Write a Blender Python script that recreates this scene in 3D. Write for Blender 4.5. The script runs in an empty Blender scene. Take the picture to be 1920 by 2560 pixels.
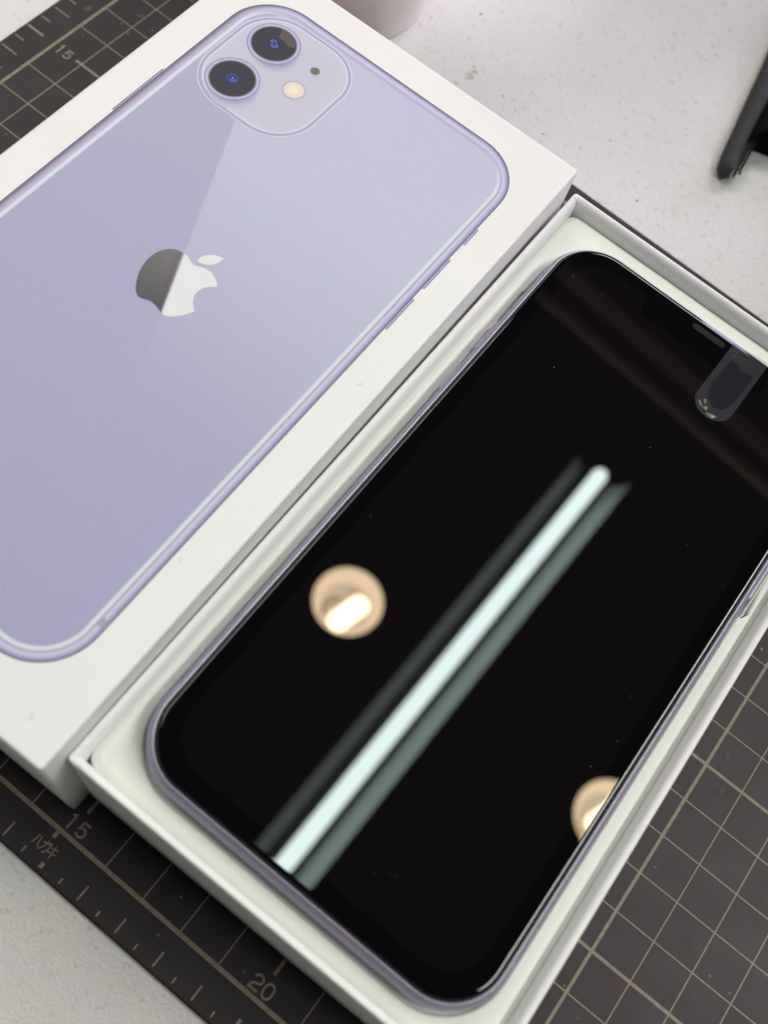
import bpy, bmesh, math, random
from mathutils import Vector, Matrix

S = 0.001                      # everything below is written in millimetres
PI = math.pi
C = bpy.context.scene.collection
random.seed(7)

# ------------------------------------------------------------------ camera
sc = bpy.context.scene
cam_d = bpy.data.cameras.new("camera")
cam = bpy.data.objects.new("camera", cam_d)
C.objects.link(cam)
RT = Vector((0.78168377, 0.60329415, 0.15813493))
DN = Vector((0.61176536, -0.69238620, -0.38254998))
FW = Vector((-0.12129972, 0.39577459, -0.91030152))
CP = Vector((186.2284, -0.8262, 232.117))
m = Matrix.Identity(4)
for i in range(3):
    m[i][0] = RT[i]; m[i][1] = -DN[i]; m[i][2] = -FW[i]; m[i][3] = CP[i] * S
cam.matrix_world = m
cam_d.sensor_fit = 'VERTICAL'
cam_d.sensor_height = 24.0
cam_d.lens = 24.0 * 2649.56 / 2560.0
cam_d.clip_start = 0.005
cam_d.clip_end = 50.0
cam_d.dof.use_dof = True
cam_d.dof.focus_distance = 0.238
cam_d.dof.aperture_fstop = 24.84 / 2.5
sc.camera = cam
sc.render.resolution_x = 768
sc.render.resolution_y = 1024

# ------------------------------------------------------------------ light
w = bpy.data.worlds.new("World"); sc.world = w; w.use_nodes = True
bg = w.node_tree.nodes["Background"]
bg.inputs[0].default_value = (1.0, 0.95, 0.97, 1)
bg.inputs[1].default_value = 0.042

def area(name, loc, target, sx, sy, power, col):
    d = bpy.data.lights.new(name, 'AREA'); d.shape = 'RECTANGLE'
    d.size = sx * S; d.size_y = sy * S; d.energy = power; d.color = col
    o = bpy.data.objects.new(name, d); C.objects.link(o)
    o.location = Vector(loc) * S
    dx, dy, dz = (Vector(target) - Vector(loc))
    if abs(dx) > abs(dy): o.rotation_euler = (0, math.atan2(-dx, -dz), 0)
    else: o.rotation_euler = (math.atan2(dy, -dz), 0, 0)
    return o
area("office_lamp", (1200, 950, 1750), (150, 950, 150), 260, 1900, 34, (1.0, 1.0, 0.965))
area("office_lamp", (150, 2300, 1700), (150, 150, 0), 1000, 400, 11, (1.0, 0.98, 0.96))
area("office_lamp", (-1200, 800, 1750), (150, 800, 0), 800, 1800, 19, (1.0, 0.975, 0.92))
area("violet_lamp", (320, 1150, 240), (150, 300, 0), 260, 160, 5.0, (0.68, 0.50, 1.0))

sc.view_settings.view_transform = 'Standard'
sc.view_settings.look = 'None'
sc.view_settings.exposure = 0.0
sc.view_settings.gamma = 1.0

# ------------------------------------------------------------------ helpers
def tag(o, label=None, cat=None, group=None, kind=None):
    if label: o['label'] = label
    if cat: o['category'] = cat
    if group: o['group'] = group
    if kind: o['kind'] = kind
    return o

def empty(name, loc, rz=0, label=None, cat=None, group=None):
    o = bpy.data.objects.new(name, None); C.objects.link(o)
    o.empty_display_size = 0.01
    o.location = Vector(loc) * S; o.rotation_euler = (0, 0, rz)
    return tag(o, label, cat, group)

class MB:
    def __init__(s): s.v = []; s.f = []; s.sm = []; s.c = []
    def vert(s, p, c=None):
        s.v.append(Vector(p) * S); s.c.append(c or (1, 1, 1, 1)); return len(s.v) - 1
    def face(s, ids, smooth=False): s.f.append(ids); s.sm.append(smooth)
    def poly(s, pts, c=None, smooth=False):
        s.face([s.vert(p, c) for p in pts], smooth)
    def rings(s, rings, cols=None, close=True, smooth=True, cap0=False, cap1=False):
        idx = [[s.vert(p, (cols[i][j] if isinstance(cols[i], list) else cols[i]) if cols else None)
                for j, p in enumerate(r)] for i, r in enumerate(rings)]
        n = len(rings[0])
        for a, b in zip(idx, idx[1:]):
            for j in range(n if close else n - 1):
                k = (j + 1) % n
                s.face([a[j], a[k], b[k], b[j]], smooth)
        if cap0: s.face(list(reversed(idx[0])))
        if cap1: s.face(list(idx[-1]))
    def box(s, x0, x1, y0, y1, z0, z1):
        P = [(x, y, z) for z in (z0, z1) for y in (y0, y1) for x in (x0, x1)]
        i = [s.vert(p) for p in P]
        for f in ((0, 2, 3, 1), (4, 5, 7, 6), (0, 1, 5, 4), (2, 6, 7, 3), (0, 4, 6, 2), (1, 3, 7, 5)):
            s.face([i[k] for k in f])
    def strip(s, pts, wd, z, closed=False):
        """flat ribbon along a 2-D polyline, mitred"""
        n = len(pts); L = []; R_ = []
        for i in range(n):
            p = Vector(pts[i])
            a = Vector(pts[(i - 1) % n]) if (closed or i > 0) else None
            b = Vector(pts[(i + 1) % n]) if (closed or i < n - 1) else None
            d1 = (p - a).normalized() if a is not None else (b - p).normalized()
            d2 = (b - p).normalized() if b is not None else d1
            n1 = Vector((-d1.y, d1.x)); n2 = Vector((-d2.y, d2.x))
            nn = (n1 + n2)
            nn = nn.normalized() if nn.length > 1e-6 else n1
            k = 1 / max(0.5, nn.dot(n1))
            L.append(p + nn * wd / 2 * k); R_.append(p - nn * wd / 2 * k)
        li = [s.vert((q.x, q.y, z)) for q in L]; ri = [s.vert((q.x, q.y, z)) for q in R_]
        for i in range(n if closed else n - 1):
            k = (i + 1) % n
            s.face([ri[i], ri[k], li[k], li[i]])
    def build(s, name, mat, parent=None):
        me = bpy.data.meshes.new(name); me.from_pydata([tuple(v) for v in s.v], [], s.f); me.update()
        me.polygons.foreach_set('use_smooth', s.sm)
        at = me.color_attributes.new('Col', 'FLOAT_COLOR', 'POINT')
        at.data.foreach_set('color', [c for q in s.c for c in q])
        me.materials.append(mat)
        o = bpy.data.objects.new(name, me); C.objects.link(o)
        if parent: o.parent = parent
        return o

def rr(wd, ln, r, z, n=10, left=(), right=(), cx=0, cy=0, k=2.0):
    """rounded rectangle, counter clockwise from the lower right corner"""
    P = []
    hw, hl = wd / 2, ln / 2
    cs = [(hw - r, -hl + r, -90), (hw - r, hl - r, 0), (-hw + r, hl - r, 90), (-hw + r, -hl + r, 180)]
    for q, (x, y, a0) in enumerate(cs):
        for i in range(n + 1):
            a = math.radians(a0 + 90 * i / n)
            ca, sa = math.cos(a), math.sin(a)
            e = 2.0 / k
            P.append((cx + x + r * math.copysign(abs(ca) ** e, ca), cy + y + r * math.copysign(abs(sa) ** e, sa), z))
        if q == 0:
            for y_ in right: P.append((cx + hw, y_, z))
        if q == 2:
            for y_ in left: P.append((cx - hw, y_, z))
    return P

def loft(wd, ln, r, prof, n=10, cap0=True, cap1=True, k=2.0, mb=None, cx=0, cy=0, smooth=True):
    mb = mb or MB()
    mb.rings([rr(wd - 2 * d, ln - 2 * d, max(r - d, 0.15), z, n, k=k, cx=cx, cy=cy) for d, z in prof],
             smooth=smooth, cap0=cap0, cap1=cap1)
    return mb

def lathe(prof, cx=0, cy=0, n=48, mb=None, cap0=False, cap1=False):
    mb = mb or MB()
    mb.rings([[(cx + r * math.cos(2 * PI * i / n), cy + r * math.sin(2 * PI * i / n), z) for i in range(n)]
              for r, z in prof], cap0=cap0, cap1=cap1)
    return mb

def disc(cx, cy, r, z, n=48, mb=None, c=None):
    mb = mb or MB()
    mb.poly([(cx + r * math.cos(2 * PI * i / n), cy + r * math.sin(2 * PI * i / n), z) for i in range(n)], c)
    return mb

# ---- materials
def lin(v):
    v /= 255.0
    return v / 12.92 if v <= 0.04045 else ((v + 0.055) / 1.055) ** 2.4
def alb(r, g, b, ref=(232, 229, 220), top=0.80):
    """ink colour from how it looks beside white paper"""
    c = [lin(a) / lin(q) * top for a, q in zip((r, g, b), ref)]
    y = 0.25 * c[0] + 0.6 * c[1] + 0.15 * c[2]
    return tuple((q + (y - q) * 0.12) * 0.99 for q in c) + (1,)

def mat(name, col, rough=0.5, spec=0.5, metal=0.0, ior=None, coat=0.0):
    mt = bpy.data.materials.new(name); mt.use_nodes = True
    b = mt.node_tree.nodes['Principled BSDF']
    b.inputs['Base Color'].default_value = tuple(col)[:3] + (1,)
    b.inputs['Roughness'].default_value = rough
    b.inputs['Specular IOR Level'].default_value = spec
    b.inputs['Metallic'].default_value = metal
    if ior: b.inputs['IOR'].default_value = ior
    if coat:
        b.inputs['Coat Weight'].default_value = coat
        b.inputs['Coat Roughness'].default_value = 0.05
    return mt
def N(mt, t, **kw):
    n = mt.node_tree.nodes.new(t)
    for k, v in kw.items():
        if k in n.inputs: n.inputs[k].default_value = v
        else: setattr(n, k, v)
    return n
def link(mt, a, b): mt.node_tree.links.new(a, b)
def coords(mt):
    return N(mt, 'ShaderNodeTexCoord').outputs['Object']
def ramp(mt, fac, stops):
    r = N(mt, 'ShaderNodeValToRGB'); link(mt, fac, r.inputs[0])
    e = r.color_ramp.elements
    while len(e) < len(stops): e.new(0.5)
    for q, (p, c) in zip(e, stops):
        q.position = p; q.color = tuple(c)[:3] + (1,)
    return r.outputs[0]
def mixc(mt, fac, a, b, mode='MIX'):
    x = N(mt, 'ShaderNodeMix', data_type='RGBA', blend_type=mode)
    for i, v in ((0, fac), (6, a), (7, b)):
        if hasattr(v, 'links'): link(mt, v, x.inputs[i])
        else: x.inputs[i].default_value = v if i == 0 else tuple(v)[:3] + (1,)
    return x.outputs[2]
def bump(mt, h, strength, dist):
    b = N(mt, 'ShaderNodeBump', Strength=strength, Distance=dist)
    link(mt, h, b.inputs['Height'])
    link(mt, b.outputs[0], mt.node_tree.nodes['Principled BSDF'].inputs['Normal'])
    return b
def noise(mt, scale, detail=3, rough=0.5, vec=None):
    n = N(mt, 'ShaderNodeTexNoise', Scale=scale, Detail=detail, Roughness=rough)
    link(mt, vec or coords(mt), n.inputs['Vector'])
    return n.outputs['Fac']
def setc(mt, c, inp='Base Color'): link(mt, c, mt.node_tree.nodes['Principled BSDF'].inputs[inp])

WHITE = (0.81, 0.805, 0.785)
M = {}
M['card'] = mat('white_card', WHITE, 0.42, 0.35)
nz = noise(M['card'], 30, 4)
setc(M['card'], ramp(M['card'], nz, [(0.3, (0.795, 0.79, 0.77)), (0.7, (0.82, 0.815, 0.795))]))
bump(M['card'], noise(M['card'], 3000, 2), 0.05, 0.00005)
M['rim'] = mat('white_card_rim', (0.80, 0.80, 0.78), 0.5, 0.3)
bump(M['rim'], noise(M['rim'], 1500, 2), 0.04, 0.00005)
M['tray'] = mat('moulded_tray', (0.79, 0.80, 0.76), 0.55, 0.3)
nz = noise(M['tray'], 40, 4)
setc(M['tray'], ramp(M['tray'], nz, [(0.3, (0.80, 0.81, 0.755)), (0.7, (0.825, 0.835, 0.78))]))
bump(M['tray'], noise(M['tray'], 1800, 3), 0.12, 0.0001)

# printed inks (vertex colour), matte varnish
M['ink'] = mat('printed_ink', (0.5, 0.5, 0.5), 0.5, 0.25)
ca = N(M['ink'], 'ShaderNodeVertexColor', layer_name='Col')
gr = noise(M['ink'], 2600, 2)
setc(M['ink'], mixc(M['ink'], 1.0, ca.outputs[0], ramp(M['ink'], gr, [(0.35, (0.98, 0.98, 0.98)), (0.65, (1.02, 1.02, 1.02))]), 'MULTIPLY'))
bump(M['ink'], gr, 0.04, 0.00004)

def prof_grain(name, base, amp, scale, rough, spec=0.5, metal=0.0):
    mt = mat(name, base, rough, spec, metal)
    g = noise(mt, scale, 3)
    lo = tuple(c * (1 - amp) for c in base[:3]); hi = tuple(c * (1 + amp) for c in base[:3])
    setc(mt, ramp(mt, g, [(0.3, lo), (0.7, hi)]))
    return mt

# cutting mat: dark vinyl with scuffs, pale specks and knife scratches
mt = M['mat'] = mat('cutting_mat_vinyl', (0.02, 0.018, 0.02), 0.5, 0.38)
mt.node_tree.nodes['Principled BSDF'].inputs['Specular Tint'].default_value = (1.0, 0.90, 0.93, 1)
co = coords(mt)
base = ramp(mt, noise(mt, 60, 5, 0.6, co), [(0.3, (0.0135, 0.0105, 0.0125)), (0.7, (0.018, 0.0145, 0.0165))])
scuff = ramp(mt, noise(mt, 75, 3, 0.55, co), [(0.68, (0, 0, 0)), (0.78, (0.35, 0.35, 0.35))])
c1 = mixc(mt, scuff, base, (0.075, 0.075, 0.075))
vo = N(mt, 'ShaderNodeTexVoronoi', Scale=260.0, Randomness=1.0); link(mt, co, vo.inputs['Vector'])
sp = ramp(mt, vo.outputs['Distance'], [(0.05, (1, 1, 1)), (0.11, (0, 0, 0))])
gate = ramp(mt, noise(mt, 48, 2, 0.5, co), [(0.5, (0, 0, 0)), (0.62, (1, 1, 1))])
c2 = mixc(mt, mixc(mt, 1.0, sp, gate, 'MULTIPLY'), c1, (0.20, 0.20, 0.19))
setc(mt, c2)
hh = N(mt, 'ShaderNodeMath', operation='ADD')
link(mt, noise(mt, 2500, 3, 0.6, co), hh.inputs[0]); link(mt, noise(mt, 300, 3, 0.6, co), hh.inputs[1])
bump(mt, hh.outputs[0], 0.25, 0.00008)
setc(mt, ramp(mt, noise(mt, 90, 4, 0.6, co), [(0.3, (0.48, 0.48, 0.48)), (0.7, (0.54, 0.54, 0.54))]), 'Roughness')
M['line'] = prof_grain('printed_line', (0.235, 0.185, 0.13), 0.22, 900, 0.55)

# desk laminate: pebbled white with fine dark flecks
mt = M['desk'] = mat('desk_laminate', (0.68, 0.67, 0.635), 0.3, 0.5)
co = coords(mt)
big = ramp(mt, noise(mt, 22, 4, 0.6, co), [(0.3, (0.65, 0.645, 0.605)), (0.5, (0.67, 0.65, 0.64)), (0.7, (0.70, 0.685, 0.665))])
n2 = ramp(mt, noise(mt, 420, 3, 0.65, co), [(0.28, (0.82, 0.81, 0.81)), (0.42, (1, 1, 1))])
c1 = mixc(mt, 1.0, big, n2, 'MULTIPLY')
vo = N(mt, 'ShaderNodeTexVoronoi', Scale=300.0); link(mt, co, vo.inputs['Vector'])
sp = ramp(mt, vo.outputs['Distance'], [(0.05, (0.55, 0.55, 0.55)), (0.13, (0, 0, 0))])
gate = ramp(mt, noise(mt, 90, 2, 0.5, co), [(0.55, (0, 0, 0)), (0.64, (1, 1, 1))])
c2 = mixc(mt, mixc(mt, 1.0, sp, gate, 'MULTIPLY'), c1, (0.20, 0.19, 0.18))
setc(mt, c2)
bump(mt, noise(mt, 1350, 2, 0.5, co), 0.9, 0.0002)
mt.node_tree.nodes['Principled BSDF'].inputs['Roughness'].default_value = 0.26

M['stain'] = prof_grain('desk_stain', (0.34, 0.31, 0.17), 0.3, 500, 0.5)
M['frame'] = mat('anodised_aluminium', (0.33, 0.30, 0.41), 0.45, 0.5, 0.45)
bump(M['frame'], noise(M['frame'], 4000, 2), 0.05, 0.00003)
M['lip'] = mat('polished_edge', (0.60, 0.57, 0.68), 0.42, 0.5, 0.6)
M['band'] = mat('antenna_plastic', (0.33, 0.31, 0.40), 0.45)
M['gasket'] = mat('black_gasket', (0.012, 0.012, 0.012), 0.45)
M['glass'] = mat('front_glass', (0.0012, 0.0014, 0.002), 0.0, 0.5, ior=1.5)
M['screen'] = mat('screen_panel', (0.0034, 0.0025, 0.0030), 0.0, 0.5, ior=1.5)
M['mesh'] = mat('speaker_mesh', (0.02, 0.02, 0.022), 0.8, 0.1)
bump(M['mesh'], noise(M['mesh'], 6000, 1), 0.4, 0.0001)
M['blue'] = mat('coated_lens', (0.03, 0.03, 0.22), 0.1, 0.5)
M['dust'] = mat('pale_dust', (0.55, 0.55, 0.52), 0.7)
M['lint'] = mat('grey_lint', (0.42, 0.42, 0.38), 0.8)
M['dark_dust'] = mat('dark_dust', (0.12, 0.11, 0.11), 0.8)

# pull tab: clear film, faintly milky
def film(name, alpha, col, rough):
    mt = mat(name, col, rough, 0.5)
    mt.node_tree.nodes['Principled BSDF'].inputs['Alpha'].default_value = alpha
    return mt
M['tab'] = film('clear_film', 0.3, (0.06, 0.06, 0.07), 0.35)
M['tab_pad'] = film('tinted_film', 0.4, (0.006, 0.010, 0.022), 0.15)
M['glue'] = film('milky_glue', 0.8, (0.20, 0.20, 0.17), 0.2)
bump(M['glue'], noise(M['glue'], 700, 2), 0.5, 0.0003)

mt = M['fabric'] = mat('black_nylon', (0.045, 0.045, 0.044), 0.75, 0.3)
wv = N(mt, 'ShaderNodeTexChecker', Scale=1600.0); link(mt, coords(mt), wv.inputs['Vector'])
bump(mt, wv.outputs['Fac'], 0.6, 0.0002)
M['fabric_in'] = mat('black_lining', (0.004, 0.004, 0.005), 0.9, 0.1)
M['zip'] = mat('zip_coil', (0.03, 0.032, 0.035), 0.35)
mt = M['cup'] = mat('frosted_cup', (0.76, 0.71, 0.68), 0.3, 0.5)
mt.node_tree.nodes['Principled BSDF'].inputs['Subsurface Weight'].default_value = 0.4
mt.node_tree.nodes['Principled BSDF'].inputs['Subsurface Radius'].default_value = (0.006, 0.004, 0.003)
mt.node_tree.nodes['Principled BSDF'].inputs['Subsurface Scale'].default_value = 1.0

def emit(name, col, st):
    mt = bpy.data.materials.new(name); mt.use_nodes = True
    nt = mt.node_tree; nt.nodes.remove(nt.nodes['Principled BSDF'])
    e = nt.nodes.new('ShaderNodeEmission'); e.inputs[0].default_value = tuple(col) + (1,); e.inputs[1].default_value = st
    nt.links.new(e.outputs[0], nt.nodes['Material Output'].inputs[0])
    return mt
M['tube'] = emit('lit_tube', (0.84, 1.0, 0.97), 23.0)
M['bulb'] = emit('lit_bulb', (1.0, 0.82, 0.55), 55.0)
M['reflector'] = mat('enamel_reflector', (0.78, 0.84, 0.80), 0.5)
M['warm_reflector'] = emit('glowing_reflector', (1.0, 0.74, 0.47), 20.0)  # bulb light on the reflector cone put in as glow
M['warm_dim'] = emit('glowing_reflector_dim', (1.0, 0.76, 0.50), 14.0)  # dimmer glow standing in for bulb light on the back plate
M['reflector_darkened'] = mat('darkened_enamel_reflector', (0.17, 0.16, 0.17), 0.5)  # same enamel painted darker for the wing that catches less light
M['tan_arc'] = mat('tan_strip', (0.62, 0.50, 0.36), 0.6)
M['housing'] = mat('lamp_housing', (0.02, 0.02, 0.02), 0.5)
M['beam'] = mat('brown_beam', (0.9, 0.52, 0.50), 0.6)

# ================================================================== setting
mb = MB()
mb.box(-900, 900, -60, 900, -32, -2)
desk = mb.build('desk', M['desk']); tag(desk, kind='structure')

# ================================================================== cutting mat
cm = empty('cutting_mat', (144.7, 104.25, -2), 0,
           'black cutting mat with tan grid lines and numbers lying under both boxes', 'cutting mat')
cmo = Vector((144.7, 104.25, -2))
def mat_part(mb_, name, m_):
    o = mb_.build(name, m_, cm); o.location = -cmo * S
    return o
X0, X1, Y0, Y1 = -10.7, 300.4, -8.9, 217.4
mb = MB()
W_, L_ = X1 - X0, Y1 - Y0
loft(W_, L_, 3.0, [(0.1, -2), (0, -1.8), (0, -0.25), (0.2, -0.03), (0.45, 0)], n=6, mb=mb, cx=(X0 + X1) / 2, cy=(Y0 + Y1) / 2)
mat_part(mb, 'mat_sheet', M['mat'])
mb = MB()
GX, GY = 290, 210
THIN, BOLD, EDGE = 0.31, 0.75, 0.95
for i in range(1, 21):
    y = i * 10
    wd = BOLD if i % 5 == 0 else THIN
    x0 = 8.0 if i % 5 == 0 else 0.4
    mb.strip([(x0, y), (GX, y)], wd, 0.05 if i % 5 == 0 else 0.03)
for i in range(1, 29):
    x = i * 10
    wd = BOLD if i % 5 == 0 else THIN
    y0 = 5.7 if i % 5 == 0 else 0.4
    mb.strip([(x, y0), (x, GY)], wd, 0.07 if i % 5 == 0 else 0.02)
mb.strip([(0, 0), (GX, 0), (GX, GY), (0, GY)], EDGE, 0.09, closed=True)
mat_part(mb, 'grid_lines', M['line'])
mb = MB()
for i in range(1, 58):
    x = i * 5
    if x == 150: mb.strip([(x, -6.6), (x, -7.8)], 0.85, 0.03)
    elif i % 10 == 0: mb.strip([(x, -4.4), (x, -7.8)], 0.75, 0.03)
    elif i % 2 == 0: mb.strip([(x, -4.4), (x, -7.7)], 0.38, 0.03)
    else: mb.strip([(x, -6.45), (x, -7.7)], 0.38, 0.03)
for i in range(1, 42):
    y = i * 5
    if i % 10 == 0: mb.strip([(-4.2, y), (-9.9, y)], 0.75, 0.03)
    elif i % 2 == 0: mb.strip([(-4.2, y), (-9.6, y)], 0.38, 0.03)
    else: mb.strip([(-6.4, y), (-9.7, y)], 0.38, 0.03)
mb.strip([(148, -0.45), (148, -1.95)], 0.85, 0.12)
mat_part(mb, 'ruler_ticks', M['line'])

def arc(cx, cy, rx, ry, a0, a1, n=10):
    return [(cx + rx * math.cos(math.radians(a0 + (a1 - a0) * i / n)), cy + ry * math.sin(math.radians(a0 + (a1 - a0) * i / n))) for i in range(n + 1)]
GLYPH = {  # unit cell 0.74 wide, 1 high
    '1': [[(0.15, 0.90), (0.27, 0.93), (0.40, 1.03), (0.40, -0.05)]],
    '5': [[(0.70, 0.97), (0.16, 0.97), (0.10, 0.50)] + arc(0.38, 0.33, 0.32, 0.31, 138, -150, 16)],
    '2': [arc(0.40, 0.70, 0.32, 0.29, 172, -40, 10) + arc(0.42, 0.10, 0.34, 0.33, 95, 165, 5) + [(0.06, 0.03), (0.78, 0.03)]],
    '0': [arc(0.38, 0.66, 0.32, 0.33, 0, 180, 10) + arc(0.38, 0.34, 0.32, 0.33, 180, 360, 10)],
}
def digits(mb, txt, x, y, h, wd=0.52, adv=0.96):
    for i, ch in enumerate(txt):
        for s_ in GLYPH[ch]:
            mb.strip([(x + (i * adv + px) * h, y + py * h) for px, py in s_], wd, 0.03, closed=(ch == '0'))
for k, t in ((50, '5'), (100, '10'), (150, '15'), (200, '20'), (250, '25')):
    x = {150: 147.5, 200: 196.95}.get(k, k - 1.2 - 1.5 * (len(t) - 1))
    mb = MB(); digits(mb, t, x, 1.1, 3.05); mat_part(mb, 'ruler_number', M['line'])
for k, t in ((50, '5'), (100, '10'), (150, '15'), (200, '20')):
    mb = MB(); digits(mb, t, 1.15, k - 1.6, 2.95); mat_part(mb, 'ruler_number', M['line'])
# Japanese word for postcard beside its mark
mb = MB()
def st(pts, z=0.03, wd=0.30): mb.strip(pts, wd, z)
for k, pts in enumerate((
    [(145.62, -3.05), (145.5, -4.1), (145.2, -5.25)], [(146.22, -3.05), (146.35, -4.2), (146.8, -5.25)],
    [(147.1, -3.62), (148.95, -3.3), (148.85, -4.4), (148.45, -5.3), (148.02, -5.3)], [(147.95, -2.9), (147.75, -4.3), (147.1, -5.35)],
    [(148.35, -2.95), (148.5, -3.3)], [(148.78, -2.8), (148.95, -3.12)],
    [(149.22, -3.66), (150.75, -3.34)], [(148.95, -4.6), (150.92, -4.26)], [(149.9, -2.9), (150.12, -5.5)])):
    st(pts, 0.03 + 0.02 * k, 0.26)
mat_part(mb, 'printed_word', M['line'])

# ================================================================== lid
LX, LY, LT = 99.9, 88.36, 0.0187
LW, LL, LH = 92.19, 169.71, 50.57  # hollow lid of the phone box, open below
lid = empty('printed_box_lid', (LX, LY, 0), LT,
            'white cardboard box lid with the back of a lilac phone printed on top', 'box')
mb = loft(LW, LL, 0.9, [(1.8, LH - 2), (1.8, 0.05), (1.7, 0), (0.15, 0), (0, 0.2), (0, LH - 0.55), (0.08, LH - 0.25), (0.26, LH - 0.08), (0.55, LH), (0.9, LH)], n=5)
mb.build('lid_shell', M['card'], lid)
PX, PY = 0.115, 0.93          # printed phone centre on the lid
PZ = LH + 0.02
# colour profiles across the printed frame (mm from the edge, colour)
rightp = [(0, (92, 84, 108)), (0.18, (120, 111, 140)), (0.5, (150, 143, 178)), (1.0, (188, 184, 206)), (1.55, (204, 198, 216)), (1.78, (172, 160, 178)), (2.05, (176, 166, 184)), (2.2, (212, 217, 218)), (2.75, (211, 218, 216)), (3.05, None), (3.3, None)]
leftp = [(0, (92, 84, 98)), (0.18, (112, 101, 122)), (0.5, (128, 116, 140)), (1.0, (165, 153, 172)), (1.55, (188, 178, 194)), (1.78, (184, 176, 196)), (2.05, (200, 200, 210)), (2.2, (214, 217, 221)), (2.75, (212, 216, 220)), (3.05, None), (3.3, None)]
topp = [(0, (82, 75, 96)), (0.18, (112, 102, 130)), (0.5, (146, 134, 166)), (1.0, (192, 180, 206)), (1.55, (205, 198, 218)), (1.78, (198, 192, 212)), (2.05, (180, 174, 196)), (2.2, (178, 173, 194)), (2.75, (180, 176, 196)), (3.05, None), (3.3, None)]
botp = rightp
PANEL_A = (175, 172, 188); PANEL_B = (192, 191, 204)
# diagonal sheen printed on the picture: line through two points
s1, s2 = Vector((-17.94, 40.4)), Vector((2.66, -7.0))
def side(x, y):                # >0 : right of the sheen line
    d = s2 - s1; return (d.x * (y - s1.y) - d.y * (x - s1.x)) / d.length
def panel_col(x, y):
    # the printed sheen fades downward
    t = min(1, max(0, (y + 24) / 60.0)); t2 = min(1, max(0, (y + 70) / 150))
    A = [165 + 12 * t2, 160 + 15 * t2, 188 + 4 * t2]
    B = [a + (b - a) * t for a, b in zip(A, (190, 189, 203))]
    return A, B
rings = []; cols = []
for k in range(len(rightp)):
    d = rightp[k][0]
    R0 = rr(75.7 - 2 * d, 150.9 - 2 * d, 12.2 - d, PZ, 16, cx=PX, cy=PY, left=[PY + v for v in (60, 40, 20, 0, -20, -40, -60)], right=[PY + v for v in (-60, -40, -20, 0, 20, 40, 60)])
    row = []
    O = rr(75.7, 150.9, 12.2, PZ, 16, cx=PX, cy=PY, left=[PY] * 7, right=[PY] * 7)
    for (x, y, z) in R0:
        dx, dy = x - PX, y - PY
        # outward direction
        qx = max(abs(dx) - (37.85 - 12.2), 0) * (1 if dx > 0 else -1); qy = max(abs(dy) - (75.45 - 12.2), 0) * (1 if dy > 0 else -1)
        l_ = math.hypot(qx, qy) or 1; nx, ny = qx / l_, qy / l_
        wr, wl, wt, wb = max(nx, 0) ** 2, max(-nx, 0) ** 2, max(ny, 0) ** 2, max(-ny, 0) ** 2
        acc = [0, 0, 0]
        A, B = panel_col(dx, dy)
        pc = B if side(dx, dy) > 0 else A
        for wgt, pr in ((wr, rightp), (wl, leftp), (wt, topp), (wb, botp)):
            c = pr[k][1] or pc
            acc = [a + wgt * q for a, q in zip(acc, c)]
        row.append(alb(*acc))
    rings.append(R0); cols.append(row)
mb = MB(); mb.rings(rings, cols, smooth=False)
mb.build('printed_frame', M['ink'], lid)
# panel, split along the sheen line, laid as strips so the tone can vary down the picture
def clip(poly, sgn):
    out = []
    for a, b in zip(poly, poly[1:] + poly[:1]):
        sa, sb = side(*a) * sgn, side(*b) * sgn
        if sa >= 0: out.append(a)
        if sa * sb < 0:
            t = sa / (sa - sb); out.append((a[0] + (b[0] - a[0]) * t, a[1] + (b[1] - a[1]) * t))
    return out
inner = [(x - PX, y - PY) for x, y, z in rr(75.7 - 6.6, 150.9 - 6.6, 8.9, 0, 16, cx=PX, cy=PY)]
def yclip(poly, y0, y1):
    for s_, yy in ((1, y0), (-1, y1)):
        out = []
        for a, b in zip(poly, poly[1:] + poly[:1]):
            sa, sb = (a[1] - yy) * s_, (b[1] - yy) * s_
            if sa >= 0: out.append(a)
            if sa * sb < 0:
                t = sa / (sa - sb); out.append((a[0] + (b[0] - a[0]) * t, a[1] + (b[1] - a[1]) * t))
        poly = out
        if not poly: break
    return poly
mb = MB()
for sgn in (1, -1):
    half = clip(inner, sgn)
    y = -73.0
    while y < 73:
        pl = yclip(half, y, min(y + 4, 73))
        if len(pl) > 2:
            ids = []
            for a, b in pl:
                A, B = panel_col(a, b); ids.append(mb.vert((a + PX, b + PY, PZ), alb(*(B if sgn > 0 else A))))
            mb.face(ids)
        y += 4
mb.build('printed_back', M['ink'], lid)
def plate(name, cx, cy, wd, ln, r, z, col, k=2.0, mb=None):
    mb = mb or MB(); mb.poly(rr(wd, ln, r, z, 14, cx=PX + cx, cy=PY + cy, k=k), alb(*col)); return mb
Z = PZ
mb = MB()
def ringplate(cx, cy, wd, ln, r, steps, z):
    rg = []; cl = []
    for d, c in steps:
        rg.append(rr(wd - 2 * d, ln - 2 * d, max(r - d, 0.2), z, 14, cx=PX + cx, cy=PY + cy)); cl.append(alb(*c))
    mb.rings(rg, cl, smooth=False, cap1=True)
ringplate(-19.7, 56.5, 29.8, 32.0, 10.8, [(0, (205, 205, 216)), (0.12, (222, 222, 232)), (0.28, (180, 174, 198)), (0.42, (168, 163, 190)), (0.95, (172, 167, 192)), (1.05, (220, 217, 224)), (1.2, (214, 210, 217)), (1.5, (200, 194, 204)), (4.0, (197, 192, 201))], Z + 0.03)
mb.build('printed_camera_square', M['ink'], lid)
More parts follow.
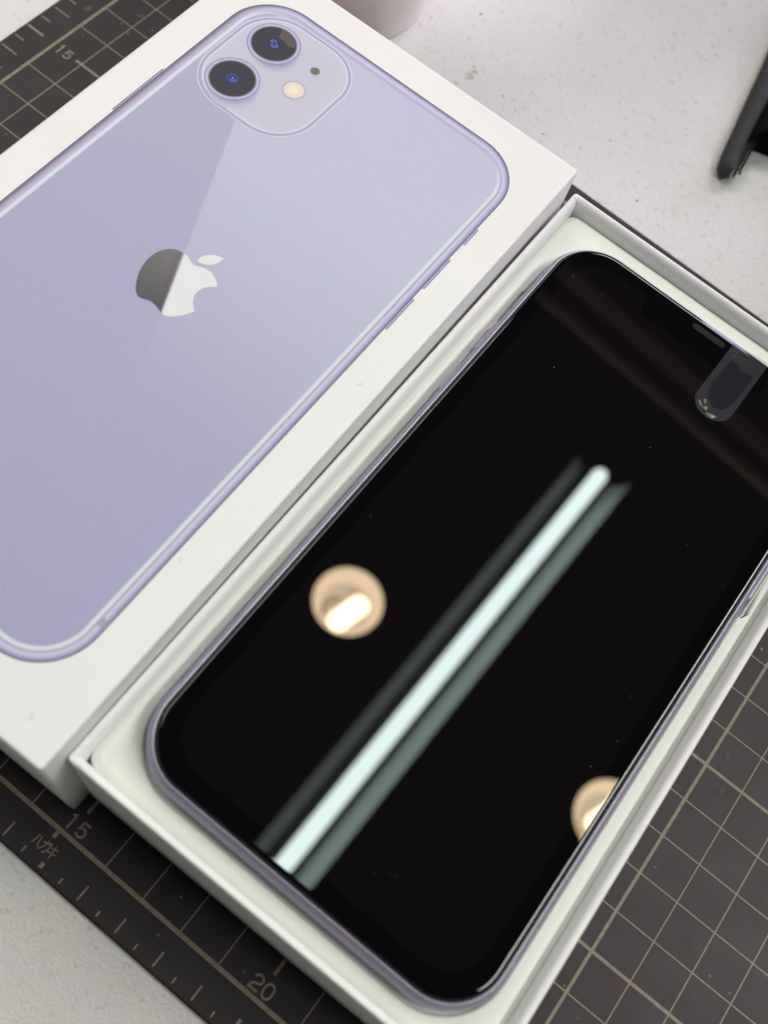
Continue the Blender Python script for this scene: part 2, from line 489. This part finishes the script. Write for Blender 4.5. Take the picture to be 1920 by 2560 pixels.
def circ(mb, cx, cy, steps, z, n=56, cx2=None):
    rg = []; cl = []
    for r, c in steps:
        rg.append([(PX + cx + r * math.cos(2 * PI * i / n), PY + cy + r * math.sin(2 * PI * i / n), z) for i in range(n)])
        cl.append(alb(*c))
    mb.rings(rg, cl, smooth=False, cap1=True)
for q, (cx, cy) in enumerate(((-25.8, 63.4), (-25.8, 48.88))):
    mb = MB()
    # soft printed shade spreading to the lower right, then rings
    n = 56
    rg = []; cl = []
    for r, tone in ((2.6, 0.0), (1.5, 0.3), (0.6, 0.8), (0.0, 1.0)):
        rg.append([(PX + cx + (6.1 + r * max(0.0, math.cos(2 * PI * i / n + PI / 4)) ** 2) * math.cos(2 * PI * i / n),
                    PY + cy + (6.1 + r * max(0.0, math.cos(2 * PI * i / n + PI / 4)) ** 2) * math.sin(2 * PI * i / n), Z + 0.045 + 0.015 * q) for i in range(n)])
        row = []
        for i in range(n):
            a = 2 * PI * i / n; e = max(0, math.cos(a + PI / 4)) * tone
            row.append(alb(*[b + (s_ - b) * e for b, s_ in zip((198, 193, 202), (160, 152, 186))]))
        cl.append(row)
    mb.rings(rg, cl, smooth=False)
    circ(mb, cx, cy, [(6.12, (128, 118, 156)), (5.98, (150, 142, 176)), (5.8, (186, 179, 203)), (5.35, (190, 184, 206)), (5.22, (96, 90, 98)), (5.1, (150, 140, 148)), (5.0, (64, 61, 66)), (4.7, (60, 57, 62)), (3.0, (58, 56, 62)), (2.85, (56, 58, 70)), (2.0, (52, 54, 68)), (1.9, (56, 57, 68)), (1.5, (52, 50, 66))], Z + 0.08)
    o = mb.build('printed_lens', M['ink'], lid)
    mb2 = MB()
    def blob(x, y, rx, ry, rot, c, z):
        mb2.poly([(PX + cx + x + rx * math.cos(a) * math.cos(rot) - ry * math.sin(a) * math.sin(rot),
                   PY + cy + y + rx * math.cos(a) * math.sin(rot) + ry * math.sin(a) * math.cos(rot), z)
                  for a in [2 * PI * i / 20 for i in range(20)]], alb(*c))
    if q == 0:
        # warm printed reflection wedge in the top lens
        mb2.poly([(PX + cx + r * math.cos(a), PY + cy + r * math.sin(a), Z + 0.09) for r, a in
                  [(2.4, 1.75), (4.9, 1.85)] + [(4.9, 1.85 - 1.35 * i / 14) for i in range(15)] + [(3.2, 0.55), (2.6, 1.0)]], alb(94, 84, 78))
        blob(-0.45, 0.45, 0.85, 0.62, 0.5, (92, 96, 165), Z + 0.11)
        blob(0.5, -0.45, 0.95, 0.72, 0.6, (94, 88, 168), Z + 0.13)
        blob(0.02, 0.05, 0.75, 0.24, 2.3, (58, 50, 92), Z + 0.15)
        blob(-0.6, 0.6, 0.4, 0.22, 0.8, (98, 96, 178), Z + 0.17)
    else:
        blob(0.0, 0.0, 1.55, 1.45, 0.3, (66, 66, 128), Z + 0.11)
        blob(0.1, -0.1, 1.15, 1.0, 0.3, (52, 48, 104), Z + 0.13)
        blob(0.35, -0.25, 0.85, 0.65, 0.5, (92, 90, 172), Z + 0.15)
        blob(0.1, 0.05, 0.5, 0.34, 2.2, (50, 46, 98), Z + 0.17)
        blob(-0.1, 0.2, 0.16, 0.16, 0, (150, 152, 205), Z + 0.19)
        blob(0.15, -0.05, 0.14, 0.14, 0, (168, 168, 212), Z + 0.19)
    mb2.build('printed_lens_glint', M['ink'], o)
mb = MB()
circ(mb, -14.15, 56.05, [(2.75, (190, 185, 198)), (2.5, (170, 162, 184)), (2.35, (200, 190, 196)), (2.25, (228, 208, 186)), (1.4, (236, 216, 186)), (0.6, (242, 226, 190))], Z + 0.06)
mb.build('printed_flash', M['ink'], lid)
mb = MB()
circ(mb, -14.25, 63.75, [(1.3, (196, 192, 200)), (1.12, (172, 168, 172)), (1.0, (112, 113, 104)), (0.5, (108, 110, 98))], Z + 0.06)
mb.build('printed_microphone', M['ink'], lid)
# bitten fruit emblem
body = [(-3.39, 6.56), (-4.52, 6.4), (-5.98, 5.53), (-7.09, 3.89), (-7.57, 1.74), (-7.35, -0.83), (-6.41, -3.48), (-4.87, -5.92), (-3.81, -6.85), (-2.69, -7.16), (-0.94, -6.5), (0.38, -6.42), (1.53, -6.69), (2.62, -7.05), (3.18, -7.16), (4.05, -6.92), (5.04, -6.11), (5.99, -4.9), (6.78, -3.48), (7.24, -2.4), (5.98, -1.46), (4.96, 0.09), (4.66, 1.55), (5.15, 3.17), (5.97, 4.22), (6.81, 4.86), (5.89, 5.8), (4.57, 6.54), (3.16, 6.81), (1.56, 6.47), (0.3, 5.93), (-0.51, 5.86), (-1.62, 6.33), (-2.62, 6.58)]
SH = {19, 25}                  # sharp corners of the bite
def spline(P, sharp, n=6):
    out = []; m_ = len(P)
    for i in range(m_):
        p0, p1, p2, p3 = (Vector(P[(i + q) % m_]) for q in (-1, 0, 1, 2))
        if i in sharp: p0 = p1 * 2 - p2
        if (i + 1) % m_ in sharp: p3 = p2 * 2 - p1
        for k in range(n):
            t = k / n
            q = 0.5 * ((2 * p1) + (p2 - p0) * t + (2 * p0 - 5 * p1 + 4 * p2 - p3) * t * t + (-p0 + 3 * p1 - 3 * p2 + p3) * t ** 3)
            out.append((q.x, q.y))
    return out
B_ = spline(body, SH)
e1, e2 = Vector((-3.25, 6.63)), Vector((2.75, -7.1))
def sd(x, y): d = e2 - e1; return (d.x * (y - e1.y) - d.y * (x - e1.x)) / d.length
def bandclip(poly, lo, hi):
    for s_, c in ((1, lo), (-1, hi)):
        out = []
        for a, b in zip(poly, poly[1:] + poly[:1]):
            sa, sb = (sd(*a) - c) * s_, (sd(*b) - c) * s_
            if sa >= 0: out.append(a)
            if sa * sb < 0:
                t = sa / (sa - sb); out.append((a[0] + (b[0] - a[0]) * t, a[1] + (b[1] - a[1]) * t))
        poly = out
        if len(poly) < 3: return []
    return poly
em = MB()
stops = [(-20, (116, 113, 112)), (-2.2, (120, 116, 113)), (-0.55, (112, 106, 106)), (-0.2, (150, 145, 150)), (0.25, (222, 220, 218)), (0.7, (226, 225, 217)), (20, (226, 225, 217))]
def tone(d):
    for (a, ca_), (b, cb) in zip(stops, stops[1:]):
        if d <= b:
            t = (d - a) / (b - a); return [x + (y - x) * t for x, y in zip(ca_, cb)]
    return stops[-1][1]
for (a, _), (b, _) in zip(stops, stops[1:]):
    pl = bandclip(B_, a, b)
    if pl:
        em.face([em.vert((x + PX, y + PY, Z + 0.05), alb(*[c * (1 - 0.13 * (6.5 - y) / 6.5 if sd(x, y) < -0.1 else 1) for c in tone(min(max(sd(x, y), a), b))])) for x, y in pl])
# leaf
c1_, c2_ = Vector((0.0, 7.05)), Vector((3.42, 11.1))
leafp = [(-0.17, 6.98), (-0.23, 8.03), (0.26, 9.13), (1.05, 10.07), (2.18, 10.79), (3.41, 11.08), (3.25, 9.89), (2.88, 8.64), (2.18, 7.79), (1.03, 7.11)]
em.poly([(x + PX, y + PY, Z + 0.05) for x, y in spline(leafp, {0, 5})], alb(226, 226, 216))
em.build('printed_emblem', M['ink'], lid)
# printed side buttons and antenna band
def pbox(x0, x1, y0, y1, c, z=Z): mb.poly([(x0 + PX, y0 + PY, z), (x1 + PX, y0 + PY, z), (x1 + PX, y1 + PY, z), (x0 + PX, y1 + PY, z)], alb(*c))
mb = MB()
pbox(-38.3, -38.05, 24.2, 40.3, (98, 90, 108)); pbox(-38.05, -37.86, 24.4, 40.1, (196, 188, 204))
mb.build('printed_button', M['ink'], lid)
for y0, y1 in ((48.4, 54.0), (33.3, 43.4), (20.1, 30.0)):
    mb = MB()
    pbox(37.86, 38.15, y0, y1, (186, 178, 206)); pbox(38.15, 38.35, y0 + 0.1, y1 - 0.1, (112, 102, 132))
    mb.build('printed_button', M['ink'], lid)
mb = MB()
for y0, y1 in ((-61.8, -60.1),):
    mb.poly([(36.0 + PX, y0 + PY, Z + 0.02), (37.3 + PX, y0 + PY, Z + 0.02), (37.3 + PX, y1 + PY, Z + 0.02), (36.0 + PX, y1 + PY, Z + 0.02)], alb(168, 158, 172))
    mb.poly([(37.3 + PX, y0 + PY, Z + 0.02), (37.8 + PX, y0 + PY, Z + 0.02), (37.8 + PX, y1 + PY, Z + 0.02), (37.3 + PX, y1 + PY, Z + 0.02)], alb(140, 130, 150))
mb.build('printed_antenna_band', M['ink'], lid)

# ================================================================== box base
BX, BY, BT = 190.7, 92.6, 0.0122
BW, BL, BH = 88.2, 166.44, 43.2
box = empty('open_box', (BX, BY, 0), BT,
            'open white cardboard box with a moulded tray holding a black-screened phone', 'box')
mb = loft(BW, BL, 0.9, [(0.3, 0), (0, 0.3), (0, BH - 0.5), (0.08, BH - 0.2), (0.25, BH - 0.03), (0.5, BH), (0.85, BH - 0.08), (1.2, BH - 0.3), (1.5, BH - 0.7), (1.75, BH - 1.3), (1.87, BH - 2.0), (1.87, 30), (1.9, 29.9)], n=6)
mb.build('box_wall', M['rim'], box)
# folded paper seam in the corner of the rim
mb = MB()
mb.rings([[(-BW / 2 + a, BL / 2 - b, BH - c + 0.03), (-BW / 2 + a + 0.12, BL / 2 - b + 0.05, BH - c + 0.03)] for a, b, c in
          ((0.35, 1.3, 0.01), (0.62, 1.55, 0.02), (0.95, 1.7, 0.14), (1.3, 1.75, 0.45), (1.6, 1.8, 0.93), (1.82, 1.95, 1.5))], close=False)
mb.build('paper_seam', mat('seam_shadow_line', (0.33, 0.33, 0.31), 0.7), box)
PHX, PHY, PHT = 190.689, 90.626, 0.00589
TZ = 39.6
ly = [56.2, 56.0, 51.2, 51.0, 45.6, 45.4, 42.3, 42.1, 34.9, 34.7, 20, 19.8]
ry = [22.1, 22.3, 42.0, 42.2]
def tray_ring(wd, ln, r, z, off, hole=False):
    P = rr(wd, ln, r, z, 12, left=[v for v in ly], right=[v for v in ry])
    out = []
    for x, y, zz in P:
        if hole:
            if x < -37 and (51.1 > y > 45.5 or 56.1 > y > 51.1): x -= 0.32
            if x < -37 and (42.2 > y > 34.8): x -= 0.32
            if x > 37 and 22.2 < y < 42.1: x += 0.42
            # into base coordinates
            dx = (PHX - BX); dy = (PHY - BY); a = PHT - BT
            x, y = x * math.cos(a) - y * math.sin(a) + dx, x * math.sin(a) + y * math.cos(a) + dy
        out.append((x, y, zz))
    return out
tw, tl = BW - 3.8, BL - 3.95
mb = MB()
mb.rings([tray_ring(tw, tl, 2.6, TZ - 4, 0), tray_ring(tw, tl, 2.6, TZ - 0.85, 0), tray_ring(tw - 0.3, tl - 0.3, 2.5, TZ - 0.62, 0), tray_ring(tw - 2.3, tl - 2.3, 2.6, TZ - 0.06, 0), tray_ring(tw - 2.6, tl - 2.6, 2.6, TZ - 0.005, 0), tray_ring(tw - 2.9, tl - 2.9, 2.6, TZ, 0),
          tray_ring(78.1, 153.3, 13.4, TZ, 0, True), tray_ring(77.9, 153.1, 13.3, TZ - 0.005, 0, True), tray_ring(77.4, 152.6, 13.0, TZ - 0.1, 0, True), tray_ring(77.0, 152.2, 12.8, TZ - 0.5, 0, True), tray_ring(76.8, 152.0, 12.7, 37.55, 0, True)], smooth=True, cap1=True)
mb.build('tray', M['tray'], box)

# ================================================================== phone
ph = empty('smartphone', (PHX, PHY, 37.6), PHT,
           'smartphone with black glossy screen and lilac metal edge lying in the open box tray', 'smartphone')
FP = [(2.6, 0), (1.2, 0.35), (0.45, 1.2), (0.08, 2.6), (0, 3.7), (0, 4.6), (0.07, 5.3), (0.25, 6.05), (0.55, 6.7), (0.95, 7.2), (1.15, 7.42)]
loft(75.7, 150.9, 12.2, FP, n=18, cap1=False).build('metal_frame', M['frame'], ph)
loft(75.7, 150.9, 12.2, [(1.15, 7.42), (1.22, 7.53), (1.32, 7.56), (1.4, 7.5), (1.42, 7.2)], n=18, cap0=False, cap1=False).build('frame_lip', M['lip'], ph)
loft(75.7, 150.9, 12.2, [(1.42, 7.25), (1.47, 7.48), (1.6, 7.5), (1.78, 7.45), (1.8, 7.2)], n=18, cap0=False, cap1=False).build('edge_gasket', M['gasket'], ph)
loft(75.7, 150.9, 12.2, [(1.8, 7.3), (1.8, 7.72), (1.84, 7.92), (1.95, 8.08), (2.15, 8.2), (2.42, 8.27), (2.75, 8.295), (3.0, 8.3), (3.1, 8.3)], n=24, cap0=False).build('front_glass', M['glass'], ph)
GT = 8.3
# lit area of the display with its notch
mb = MB()
sw, sl, sr = 64.6, 139.8, 8.2
P = rr(sw, sl, sr, GT + 0.004, 16)
top = [i for i, p in enumerate(P) if p[1] > sl / 2 - 1e-4]
i0 = top[0]
ins = [(17.5, sl / 2, GT + 0.004)] + [(17.5 - 1.6 * math.sin(a), sl / 2 - 1.6 + 1.6 * math.cos(a), GT + 0.004) for a in (0.5, 1.0, 1.5)] + \
      [(15.9 - 2.6 * (1 - math.cos(a)), sl / 2 - 2.6 - 2.6 * math.sin(a), GT + 0.004) for a in (0.3, 0.8, 1.3, 1.57)] + \
      [(-15.9 + 2.6 * (1 - math.cos(a)), sl / 2 - 2.6 - 2.6 * math.sin(a), GT + 0.004) for a in (1.57, 1.3, 0.8, 0.3)] + \
      [(-17.5 + 1.6 * math.sin(a), sl / 2 - 1.6 + 1.6 * math.cos(a), GT + 0.004) for a in (1.5, 1.0, 0.5)] + [(-17.5, sl / 2, GT + 0.004)]
# index of the last point of the top right corner
k_ = 2 * 17 - 1
P = P[:k_ + 1] + ins + P[k_ + 1:]
mb.poly(P)
mb.build('display', M['screen'], ph)
def capsule(x0, x1, y, r, z, n=10):
    return [(x1 + r * math.cos(a), y + r * math.sin(a), z) for a in [-PI / 2 + PI * i / n for i in range(n + 1)]] + \
           [(x0 + r * math.cos(a), y + r * math.sin(a), z) for a in [PI / 2 + PI * i / n for i in range(n + 1)]]
mb = MB(); mb.rings([capsule(-3.7, 3.2, 70.95, 0.78, GT + 0.006), capsule(-3.7, 3.2, 70.95, 0.70, GT + 0.02)], smooth=False, cap1=True)
mb.build('earpiece', M['mesh'], ph)
mb = lathe([(1.35, GT + 0.006), (1.3, GT + 0.012), (0.62, GT + 0.012)], 6.8, 70.3, cap1=False)
disc(6.8, 70.3, 0.62, GT + 0.012, mb=mb)
mb.build('camera_window', M['glass'], ph)
disc(6.8, 70.3, 0.36, GT + 0.02).build('front_camera', M['blue'], ph)

def side_btn(name, y0, y1, sgn, h=2.6, out=0.36):
    mb = MB()
    x0 = 37.75; x1 = 37.85 + out
    def ring(x, ins_):
        hy, hz = (y1 - y0) / 2 - ins_, h / 2 - ins_
        r = hz * 0.95; cyy = (y0 + y1) / 2
        pts = []
        for cy_, cz_, a0 in ((hy - r, hz - r, 0), (-hy + r, hz - r, 90), (-hy + r, -hz + r, 180), (hy - r, -hz + r, 270)):
            for i in range(5):
                a = math.radians(a0 + 90 * i / 4); pts.append((sgn * x, cyy + cy_ + r * math.cos(a), 4.15 + cz_ + r * math.sin(a)))
        return pts
    mb.rings([ring(x0, 0), ring(x1 - 0.12, 0), ring(x1, 0.12)], cap1=True)
    return mb.build(name, M['frame'], ph)
side_btn('mute_switch', 49.6, 52.9, -1, 2.2, 0.15)
side_btn('volume_button', 33.3, 43.4, -1)
side_btn('volume_button', 20.1, 30.0, -1)
side_btn('side_button', 24.2, 40.3, 1)
def band(x_sgn, y0, y1):
    mb = MB()
    mb.rings([[(x_sgn * (37.85 - d + 0.02), y0, z + 0.01), (x_sgn * (37.85 - d + 0.02), y1, z + 0.01)] for d, z in FP], close=False)
    return mb.build('antenna_band', M['band'], ph)
band(-1, -61.7, -60.2); band(1, -61.7, -60.2); band(-1, 60.2, 61.7); band(1, 60.2, 61.7)

# ---- clear pull tab of the screen film
tab = empty('pull_tab', (PHX, PHY, 37.6 + GT), PHT,
            'clear plastic pull tab with a rounded end stuck on the black screen beside the earpiece', 'pull tab')
def tab_outline(ins, z, top=74.3):
    L_, R_ = 5.15 + ins, 14.05 - ins
    r = (R_ - L_) / 2; cx_ = (L_ + R_) / 2 - 0.25
    cy_ = 56.9
    pts = [(R_, top - ins * 0.5, z), (L_, top - 1.2 - ins * 0.5, z), (L_ - 0.15, cy_ + 2, z)]
    pts += [(cx_ + r * math.cos(a), cy_ + (r * 0.96) * math.sin(a), z) for a in [PI + PI * i / 18 for i in range(19)]]
    pts += [(R_ - 0.2, cy_ + 2, z)]
    return pts
mb = MB(); mb.rings([tab_outline(0, 0.03), tab_outline(0.02, 0.09), tab_outline(0.1, 0.11)], smooth=False, cap1=True)
mb.build('tab_film', M['tab'], tab)
mb = MB()
mb.poly([(12.9, 68.6, 0.13), (9.2, 68.0, 0.13), (9.2, 69.2, 0.13), (6.9, 68.8, 0.13), (6.4, 60.5, 0.13), (7.4, 57.2, 0.13), (9.6, 55.6, 0.13), (11.6, 56.6, 0.13), (12.7, 60.0, 0.13)])
mb.build('tab_pad', M['tab_pad'], tab)
mb = MB()
for (cx_, cy_, rx, ry_, rot, h) in ((6.9, 54.6, 0.9, 0.35, -0.75, 0.30), (10.3, 53.5, 1.25, 0.6, 0.3, 0.35), (7.5, 55.8, 0.35, 0.7, 0.4, 0.25), (8.4, 54.4, 0.6, 0.5, 0.7, 0.2)):
    rg = []
    for k in range(5):
        t = k / 4 * PI / 2
        rg.append([(cx_ + math.cos(t) * (rx * math.cos(a) * math.cos(rot) - ry_ * math.sin(a) * math.sin(rot)) * (1 + 0.15 * math.sin(3 * a)),
                    cy_ + math.cos(t) * (rx * math.cos(a) * math.sin(rot) + ry_ * math.sin(a) * math.cos(rot)) * (1 + 0.15 * math.sin(3 * a)),
                    0.11 + h * math.sin(t)) for a in [2 * PI * i / 18 for i in range(18)]])
    mb.rings(rg)
mb.build('glue_wrinkle', M['glue'], tab)

# ================================================================== pouch
po = empty('zip_pouch', (200, 300, -2), 0, 'black nylon zip pouch lying on the white desk at the right edge, with an unseen tall block added for shade', 'pouch')
off = Vector((200, 300, -2))
def P_(mb_, name, m_, parent=po):
    o = mb_.build(name, m_, parent)
    if parent == po: o.location = -off * S
    return o
edge = [(a - 0.55, b + 5.6) for a, b in [(140.0, 352), (146.5, 326), (153.3, 296.2), (156.7, 279.6), (159.4, 266.8), (161.9, 254.2), (163.4, 249.3), (165.2, 247.2), (167.0, 247.6), (167.5, 249.5)]]
inn = [(a + 0.6, b + 5.6) for a, b in [(149.5, 352), (156.0, 326), (162.1, 282.5), (164.2, 268.5), (165.6, 260.5), (166.4, 255.5), (166.8, 252.5), (167.2, 250.8), (167.6, 249.9), (167.9, 249.8)]]
mb = MB()
def lerp(a, b, t): return (a[0] + (b[0] - a[0]) * t, a[1] + (b[1] - a[1]) * t)
prof_ = [(0.0, -0.8), (0.0, 1.4), (0.12, 2.8), (0.4, 3.6), (0.75, 3.4), (1.0, 2.4), (1.0, -0.8)]
mb.rings([[lerp(e, i_, t) + (z,) for e, i_ in zip(edge, inn)] for t, z in prof_], close=False)
P_(mb, 'fabric_binding', M['fabric'])
mb = MB()
path = []
for a, b in zip(inn, inn[1:]):
    n_ = max(1, int(math.dist(a, b) / 1.0))
    for k in range(n_): path.append(lerp(a, b, k / n_))
for i in range(len(path) - 1):
    a = path[i]; b = path[i + 1]
    dx, dy = b[0] - a[0], b[1] - a[1]; l_ = math.hypot(dx, dy) or 1
    nx, ny = -dy / l_, dx / l_
    sg = 1 if nx > 0 else -1
    nx, ny = nx * sg, ny * sg
    lathe([(0.05, 2.9), (0.42, 2.7), (0.45, 2.0), (0.05, 1.7)], a[0] + nx * 0.2, a[1] + ny * 0.2, 6, mb)
    lathe([(0.05, 2.0), (0.40, 1.8), (0.42, 1.1), (0.05, 0.8)], a[0] + dx / 2 + nx * 1.25, a[1] + dy / 2 + ny * 1.25, 6, mb)
P_(mb, 'zip_coil', M['zip'])
mb = MB()
bp = [(149.3, 352), (155.8, 326), (161.9, 282.5), (164.0, 268.5), (164.6, 265.5), (166.0, 270.3), (172.5, 272.6), (190, 279), (215, 288), (240, 290), (345, 280), (352, 425), (150, 425)]
cxm, cym = 200, 330
mb.rings([[(cxm + (x - cxm) * s_, cym + (y - cym) * s_, z) for x, y in bp] for s_, z in ((1, -2), (1, 1), (0.995, 3), (0.97, 5), (0.93, 6), (0.85, 6.5))], smooth=True, cap1=True)
mb.rings([[(255 + (x - 255) * s_, 350 + (y - 350) * s_, z) for x, y in ((210, 292), (330, 280), (345, 296), (345, 420), (212, 420))] for s_, z in ((1, 5), (0.99, 165), (0.95, 195), (0.85, 205))], smooth=True, cap1=True)  # tall block out of view, added to shade the desk
P_(mb, 'pouch_and_shade_block', M['fabric_in'])

# ================================================================== cup
cup = empty('frosted_cup', (41.6, 231.0, -2), 0, 'pale pink frosted cup standing on the desk behind the lid', 'cup')
mb = lathe([(0.1, 0.3), (19, 0.3), (21.3, 0.0), (22.4, 0.5), (23.1, 1.8), (23.5, 4.0), (24.1, 9), (24.8, 20), (26.4, 52), (26.8, 58), (26.2, 58.4), (25.8, 57.6), (24.0, 20), (22.6, 6), (20.6, 3.4), (0.1, 3.0)], n=72, cap0=True, cap1=True)
mb.build('cup_body', M['cup'], cup)

# ================================================================== lamps overhead (seen mirrored in the screen)
fx = empty('tube_lamp', (210, 600, 1790), -0.0215, 'long white fluorescent tube lamp overhead, mirrored as a bright bar in the phone screen', 'ceiling lamp')
fx.location = Vector((210.5, 598, 1766)) * S
mb = MB()
Lh = 598
rg = []
for y, r in ((-Lh, 6), (-Lh + 1, 11), (-Lh + 10, 15.5), (Lh - 10, 15.5), (Lh - 1, 11), (Lh, 6)):
    rg.append([(r * math.cos(2 * PI * i / 28), y, r * math.sin(2 * PI * i / 28) - 16) for i in range(28)])
mb.rings(rg, cap0=True, cap1=True); mb.build('fluorescent_tube', M['tube'], fx)
mb = MB()
for name_, sec, y1_, m_ in (('reflector_wing', [(17, 60), (28, 52), (42, 36), (54, 14), (60, -6)], Lh + 26, M['reflector']),
                          ('reflector_wing', [(-60, 2), (-55, 9), (-46, 17), (-38, 22)], Lh + 4, M['reflector_darkened'])):
    mb = MB()
    mb.rings([[(x, y, z) for x, z in sec] for y in (-Lh - 8, y1_)], close=False, smooth=True)
    mb.build(name_, m_, fx)
mb = MB(); mb.box(-34, 20, -Lh - 10, Lh + 10, 24, 62); mb.build('lamp_housing', M['housing'], fx)

def downlight(x, y, label, rot, bo=14):
    d = empty('downlight', (x, y, 1752), 0, label, 'ceiling lamp', 'warm round downlights overhead')
    lathe([(67, 0), (65, 3), (56, 24), (48, 36)], mb=None).build('cone', M['warm_reflector'], d)
    disc(0, 0, 48, 36.5).build('back_plate', M['warm_dim'], d)
    lathe([(69, 6), (73, 4), (73, -2), (68, -3), (67.2, 0)]).build('trim_ring', M['housing'], d)
    mb = MB()
    mb.strip([(-22, -50), (-30, -36), (-33, -18), (-26, -3), (-13, 5)], 8.5, 31)  # tan strip that draws a dark arc across the lamp
    mb.build('dark_arc', M['tan_arc'], d)
    mb = MB()
    mb.strip([(-14, 22), (-4, 33), (6, 40)], 5, 31)  # short tan strip for the second dark mark
    mb.build('dark_arc_short', M['tan_arc'], d)
    mb = MB(); rg = []
    ca_, sa_ = math.cos(rot), math.sin(rot)
    for t, r in ((-44, 4), (-42, 12), (-36, 18), (-26, 20), (26, 20), (36, 18), (42, 12), (44, 4)):
        rg.append([(t * ca_ - r * math.cos(2 * PI * i / 20) * sa_, t * sa_ + r * math.cos(2 * PI * i / 20) * ca_, 14 + 0.5 * r * math.sin(2 * PI * i / 20)) for i in range(20)])
    mb.rings(rg, cap0=True, cap1=True)
    b = mb.build('bulb', M['bulb'], d); b.location = Vector((bo, -bo, 0)) * S
    return d
downlight(-6, 632, 'warm round downlight mirrored in the middle left of the phone screen', 1.35)
downlight(611, 622, 'warm round downlight mirrored at the lower right edge of the phone screen', 1.2, -2)

for (y_a, y_b, wd, z, lab) in ((1560, 1494, 19, 1750, 'brown ceiling beam mirrored as the upper streak across the top of the screen'),
                               (1470, 1416, 11, 1750, 'thin brown ceiling beam mirrored as the lower streak across the top of the screen')):
    o = empty('ceiling_beam', (170, (y_a + y_b) / 2, z), math.atan2(y_b - y_a, 600), lab, 'beam', 'beams overhead')
    mb = MB(); mb.box(-420, 480, -wd, wd, 0, 8); mb.build('beam_body', M['beam'], o)

# ================================================================== small dirt
def flake(mb, x, y, z, r):
    n = 5; a0 = random.uniform(0, 6)
    top = mb.vert((x, y, z + r * 0.5)); ids = []
    for i in range(n):
        a = a0 + 2 * PI * i / n; q = r * random.uniform(0.5, 1.1)
        ids.append(mb.vert((x + q * math.cos(a), y + q * math.sin(a), z)))
    for i in range(n): mb.face([ids[i], ids[(i + 1) % n], top])
mb = MB()
for x, y in ((-30.8, -12.7), (0.5, -13.9), (16.4, 31.5), (12.6, -62.1), (19.0, -65.2), (21.4, 24.5), (-31.7, 62.2), (-20.0, 51.1), (-27, 56), (-24, 63), (31, -18), (29.5, -25), (31.4, -33), (-22, 40), (4, 38)):
    flake(mb, x, y, GT + 0.01, random.uniform(0.06, 0.12))
for i in range(60):
    flake(mb, random.uniform(-33, 33), random.uniform(-70, 70), GT + 0.01, random.uniform(0.02, 0.05))
o = mb.build('screen_dust', M['dust']); o.location = Vector((PHX, PHY, 37.6)) * S; o.rotation_euler = (0, 0, PHT)
tag(o, 'tiny pale dust specks scattered over the black screen', 'dust', kind='stuff')
mb = MB()
def hair(x, y, z, r, a0, a1, wd=0.09):
    P = [(x + r * math.cos(a0 + (a1 - a0) * i / 8), y + r * math.sin(a0 + (a1 - a0) * i / 8)) for i in range(9)]
    mb.rings([[(p[0] * 1.0, p[1], z + wd * 0.2) for p in P], [(p[0] + wd * math.cos(a0 + (a1 - a0) * i / 8), p[1] + wd * math.sin(a0 + (a1 - a0) * i / 8), z) for i, p in enumerate(P)]], close=False)
for x, y, r in ((41.7, 7.5, 0.4), (27.3, -47.9, 0.5), (31.0, -61.4, 0.55), (38.3, -79.4, 0.6), (39.1, -43.0, 0.25), (-8, -33, 0.3)):
    a = random.uniform(-0.6, 0.6); hair(x, y, LH + 0.08, r, a - 1.2, a + 1.4)
for i in range(26):
    flake(mb, random.uniform(-44, 44), random.uniform(-80, 80), LH + 0.2, random.uniform(0.03, 0.07))
o = mb.build('lid_lint', M['lint']); o.location = Vector((LX, LY, 0)) * S; o.rotation_euler = (0, 0, LT)
tag(o, 'tiny grey lint and fibres lying on the lid', 'lint', kind='stuff')
mb = MB()
for x, y in ((108.9, 47.5), (111.6, 92.2), (81.1, 77.2), (136, 150), (70, 98), (98, 63)):
    flake(mb, x, y, LH + 0.2, 0.13)
o = mb.build('lid_dust', M['dark_dust']); tag(o, 'few dark dust specks on the printed lid', 'dust', kind='stuff')
mb = MB()
for x, y, r in ((253, 105, 0.9), (256, 97, 1.1), (-3, 166, 1.5), (9, 175, 0.9), (281, 76, 0.5), (258, 52, 0.35), (274, 66, 0.3)):
    n = 9
    mb.poly([(x + r * random.uniform(0.45, 1.0) * math.cos(2 * PI * i / n), y + r * random.uniform(0.6, 1.2) * math.sin(2 * PI * i / n), 0.13) for i in range(n)])
o = mb.build('mat_smudges', mat('grey_smudge', (0.07, 0.07, 0.07), 0.8)); tag(o, 'faint grey smudges dried on the black cutting mat', 'smudge', kind='stuff')
mb = MB()
for k in range(22):
    x, y = 88.5 + random.gauss(0, 0.9), 231.0 + random.gauss(0, 2.9)
    n = 7; r = random.uniform(0.3, 1.1)
    mb.poly([(x + r * random.uniform(0.5, 1.1) * math.cos(2 * PI * i / n), y + r * random.uniform(0.5, 1.1) * math.sin(2 * PI * i / n), -1.96 + 0.01 * k) for i in range(n)])
o = mb.build('desk_stain', film('dried_stain', 0.16, (0.34, 0.31, 0.15), 0.5)); tag(o, 'small yellowish stain dried on the white desk behind the lid', 'stain', kind='stuff')
mb = MB()
for x, y, r in ((76, 253, 0.6), (117, 228, 0.45), (128, 232, 0.4), (151, 228, 0.5), (100, 231, 0.4), (133, 241, 0.35), (66, 240, 0.4)):
    flake(mb, x, y, -1.99, r)
o = mb.build('desk_crumbs', M['dark_dust']); tag(o, 'small dark crumbs scattered on the white desk', 'crumbs', kind='stuff')
